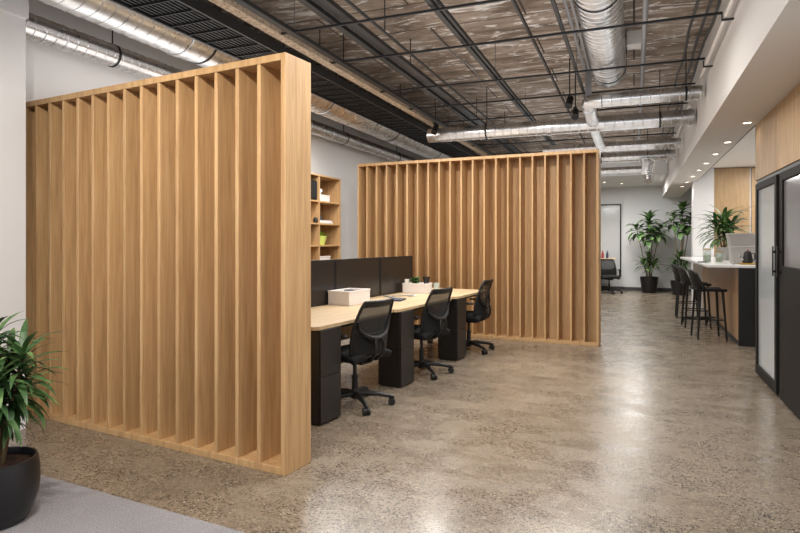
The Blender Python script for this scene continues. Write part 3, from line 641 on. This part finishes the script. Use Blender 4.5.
def bin_(label, loc, w0, w1, h, d):
    b = thing('storage_bin', label, 'bin', loc)
    vs = MB(); a, c_ = w0 / 2, w1 / 2; e0, e1 = d * .42, d / 2
    outer = [(-a, -e0, 0), (a, -e0, 0), (a, e0, 0), (-a, e0, 0), (-c_, -e1, h), (c_, -e1, h), (c_, e1, h), (-c_, e1, h)]
    inner = [(x * .93, y * .93, z if z > 0 else .01) for x, y, z in outer]
    vs.add(outer + inner, [(3, 2, 1, 0), (0, 1, 5, 4), (1, 2, 6, 5), (2, 3, 7, 6), (3, 0, 4, 7), (8, 9, 10, 11), (12, 13, 9, 8), (13, 14, 10, 9), (14, 15, 11, 10), (15, 12, 8, 11), (4, 5, 13, 12), (5, 6, 14, 13), (6, 7, 15, 14), (7, 4, 12, 15)])
    obj('body', vs, M['greyt'], b); 
    obj('rim', MB().box(-c_ - .008, c_ + .008, -e1 - .008, -e1 + .004, h - .018, h + .002).box(-c_ - .008, c_ + .008, e1 - .004, e1 + .008, h - .018, h + .002).box(-c_ - .008, -c_ + .004, -e1, e1, h - .018, h + .002).box(c_ - .004, c_ + .008, -e1, e1, h - .018, h + .002), M['greyp'], b, .002)
    return b
bin_('tall grey tapered bin on the counter, rear one next to the plant', (1.47, 9.72, 1.046), .30, .40, .42, .34)
bin_('shorter grey bin on the counter in front of the tall bin', (1.43, 9.32, 1.046), .34, .37, .24, .26)
def jar(label, loc, r_, h, fill, name='glass_jar'):
    j = thing(name, label, 'jar', loc)
    obj('glass', MB().lathe([(0, 0), (r_, 0), (r_, h), (r_ - .004, h), (r_ - .004, .004), (0, .004)], 20), M['clear'], j)
    obj('filling', MB().lathe([(0, .005), (r_ - .006, .005), (r_ - .006, h * fill), (0, h * fill)], 16), M['green'], j)
    obj('rim_band', MB().lathe([(r_ + .001, h - .012), (r_ + .003, h - .010), (r_ + .003, h), (r_ - .003, h + .001)], 20), M['amber'], j); return j
jar('glass jar with green filling and brass rim at the left of the counter', (1.00, 9.70, 1.046), .055, .20, .5)
jar('second glass jar with green filling, just left of the plant pot', (1.17, 9.78, 1.046), .05, .16, .45)
tag(obj('coaster', MB().lathe([(0, 0), (.07, 0), (.07, .012), (0, .012)], 20), M['black']), 'round black coaster left of the green jars on the counter', 'coaster').location = (.93, 9.58, 1.046)
t_ = thing('kettle', 'black kettle with bright spout on a brass tray at the right of the counter', 'kettle', (1.40, 8.92, 1.046 + .015))
obj('body', MB().lathe([(0, 0), (.06, 0), (.065, .03), (.05, .10), (.042, .14), (.03, .16), (0, .165)], 24), M['black'], t_)
obj('spout', MB().tube([(-.045, -.02, .04), (-.085, -.03, .075), (-.10, -.035, .12)], [.014, .010, .007], 10), M['chrome'], t_)
obj('handle', MB().tube([(.04, 0, .13), (.08, 0, .13), (.085, 0, .06), (.058, 0, .03)], .008, 8), M['black'], t_); obj('knob', MB().ball((0, 0, .172), .012), M['red'], t_)
tag(obj('serving_tray', MB().box(-.10, .10, -.08, .08, 0, .012).box(-.10, .10, -.08, -.074, .012, .02), M['amber'], None, .003), 'small brass tray under the black kettle on the counter', 'tray').location = (1.40, 8.92, 1.0465)
t_ = thing('power_outlet', 'small grey pop-up socket set in the counter before the shorter bin', 'socket', (1.22, 8.86, 1.046)); obj('body', MB().lathe([(0, 0), (.024, 0), (.024, .035), (.02, .038), (0, .038)], 20), M['greyp'], t_); obj('cap', MB().lathe([(0, .039), (.021, .039), (.021, .044), (0, .044)], 20), M['chrome'], t_)

# ------------------------------------------------------------------ front plant
prof = [(0, 0), (.118, 0), (.128, .006), (.155, .06), (.176, .13), (.182, .20), (.178, .26), (.170, .30), (.160, .302), (.158, .285), (.160, .25), (0, .25)]
bigplant('potted_plant', 'leafy green plant in a round black pot at the lower left corner', (-2.83, 1.88, .0125), .18, .302, M['potb'],
    [(-.03, .0, .87, 44, .235, .034, -.1, 1.25, 1.3, .22), (.11, .05, .79, 40, .225, .033, -.2, 1.1, 1.3, .22), (.11, -.07, .70, 38, .225, .033, -.2, 1.0, 1.3, .2), (-.12, -.07, .82, 38, .235, .034, -.2, 1.1, 1.3, .22), (-.08, .12, .76, 34, .225, .033, -.2, 1.1, 1.3, .2), (.03, .13, .66, 32, .22, .032, -.3, .9, 1.3, .18), (.05, -.03, .64, 28, .2, .032, -.3, .7, 1.3, .16), (.0, -.12, .60, 24, .2, .032, -.2, .7, 1.3, .12)], M['leaf'], 33, potprof=prof)
# carpet
cp = MB().prism([(-4.08, -4), (1.1, -4), (1.1, 1.985), (-1.69, 2.235), (-4.08, 2.425)], 0.0, .012)
tag(obj('carpet', cp, M['carpet']), 'light grey carpet laid over the concrete at the bottom left', 'carpet')

# ------------------------------------------------------------------ far wall
ld = [(0, 0, 1.95, 20, .36, .13, -.1, 1.3, 1.1, .26), (.28, .02, 1.74, 18, .36, .13, -.4, .9, 1.2, .26), (-.32, .0, 1.76, 18, .36, .13, -.4, .9, 1.2, .26), (.02, -.1, 1.6, 16, .34, .13, -.4, .7, 1.1, .25), (.1, .1, 1.62, 12, .34, .13, -.4, .7, 1.1, .2)]
low = [(0, 0, .92, 24, .36, .075, -.1, 1.3, 1.0, .22), (.14, -.05, .78, 18, .36, .075, -.1, 1.0, 1.0, .18), (-.14, -.05, .80, 18, .36, .075, -.1, 1.0, 1.0, .18)]
bigplant('potted_plant', 'tall two-tiered green plant in a black pot against the far white wall', (.37, 16.75, 0), .23, .42, M['potb'], ld + low, M['leaf2'], 41)
ld2 = [(x * .7 + .06, y, z + .28, n, L * .85, W, lo, hi, dr, sp + .08) for (x, y, z, n, L, W, lo, hi, dr, sp) in ld]
bigplant('potted_plant', 'taller green plant in a black pot right of the other, by the column', (1.08, 16.35, 0), .23, .36, M['potb'], ld2 + low, M['leaf2'], 47)
wn = thing('window_1', None, None, (-.33, 17.485, 0)); wn['kind'] = 'structure'
obj('window_frame', MB().box(-.035, 0, -.02, .01, .36, 2.40).box(-1.6, -1.565, -.02, .01, .36, 2.40).box(-1.565, -.035, -.02, .01, 2.365, 2.40).box(-1.565, -.035, -.02, .01, .36, .395), M['black'], wn, .002)
obj('window_pane', MB().box(-1.565, -.035, -.006, .0, .395, 2.365), M['wallmir'], wn)
fd = thing('desk', 'small oak topped desk by the framed window at the far wall', 'desk', (-1.45, 16.55, 0))
obj('worktop', MB().box(0, 1.0, 0, .6, .865, .90), M['oak_h'], fd, .003); obj('drawer_unit', MB().box(.30, .62, .04, .56, 0, .864), M['black'], fd, .003); obj('leg', MB().box(.01, .05, .04, .56, 0, .864), M['black'], fd)
for k, (x, m_) in enumerate(((.66, 'red'), (.78, 'blue'))):
    o = tag(obj('bottle', MB().lathe([(0, 0), (.03, 0), (.032, .12), (.014, .16), (.014, .2), (0, .2)], 16), M[m_]), ('small reddish bottle on the far desk, left one', 'small dark blue bottle on the far desk, right one')[k], 'bottle'); o.location = (-1.45 + x, 16.75, .901)
c2 = office_chair('small black office chair at the far desk by the framed window', (-.60, 16.15, 0), math.radians(200), 'black office chair at the far desk')
# rounded detector / fan plate
for i, (x, y) in enumerate(((-4.0, 4.8), (-4.0, 6.5))):
    h = thing('pipe_hanger', 'black clamp hanging from the slab over the slim left duct, %s' % ('nearer', 'farther')[i], 'hanger', (x, y, SL))
    obj('rod', MB().tube([(0, 0, -.18), (0, 0, 0)], .012, 8), M['strut'], h); obj('plate', MB().box(-.10, .10, -.012, .012, -.2, -.18), M['strut'], h)

# ------------------------------------------------------------------ world and camera
w = bpy.data.worlds.new('world'); bpy.context.scene.world = w; w.use_nodes = True
w.node_tree.nodes['Background'].inputs[0].default_value = (.93, .96, 1, 1); w.node_tree.nodes['Background'].inputs[1].default_value = 2.0
cam = bpy.data.cameras.new('camera'); co = bpy.data.objects.new('camera', cam); C.objects.link(co)
cam.sensor_width = 36; cam.lens = 585 / 800 * 36; cam.clip_start = .05
cam.shift_y = -(266.5 - 241.5) / 800
co.location = (0, 0, 1.35); co.rotation_euler = (PI / 2, 0, math.atan(234 / 585))
sc = bpy.context.scene; sc.camera = co
sc.view_settings.view_transform = 'Standard'; sc.view_settings.look = 'None'; sc.view_settings.gamma = 1; sc.view_settings.exposure = 0; sc.view_settings.use_curve_mapping = False
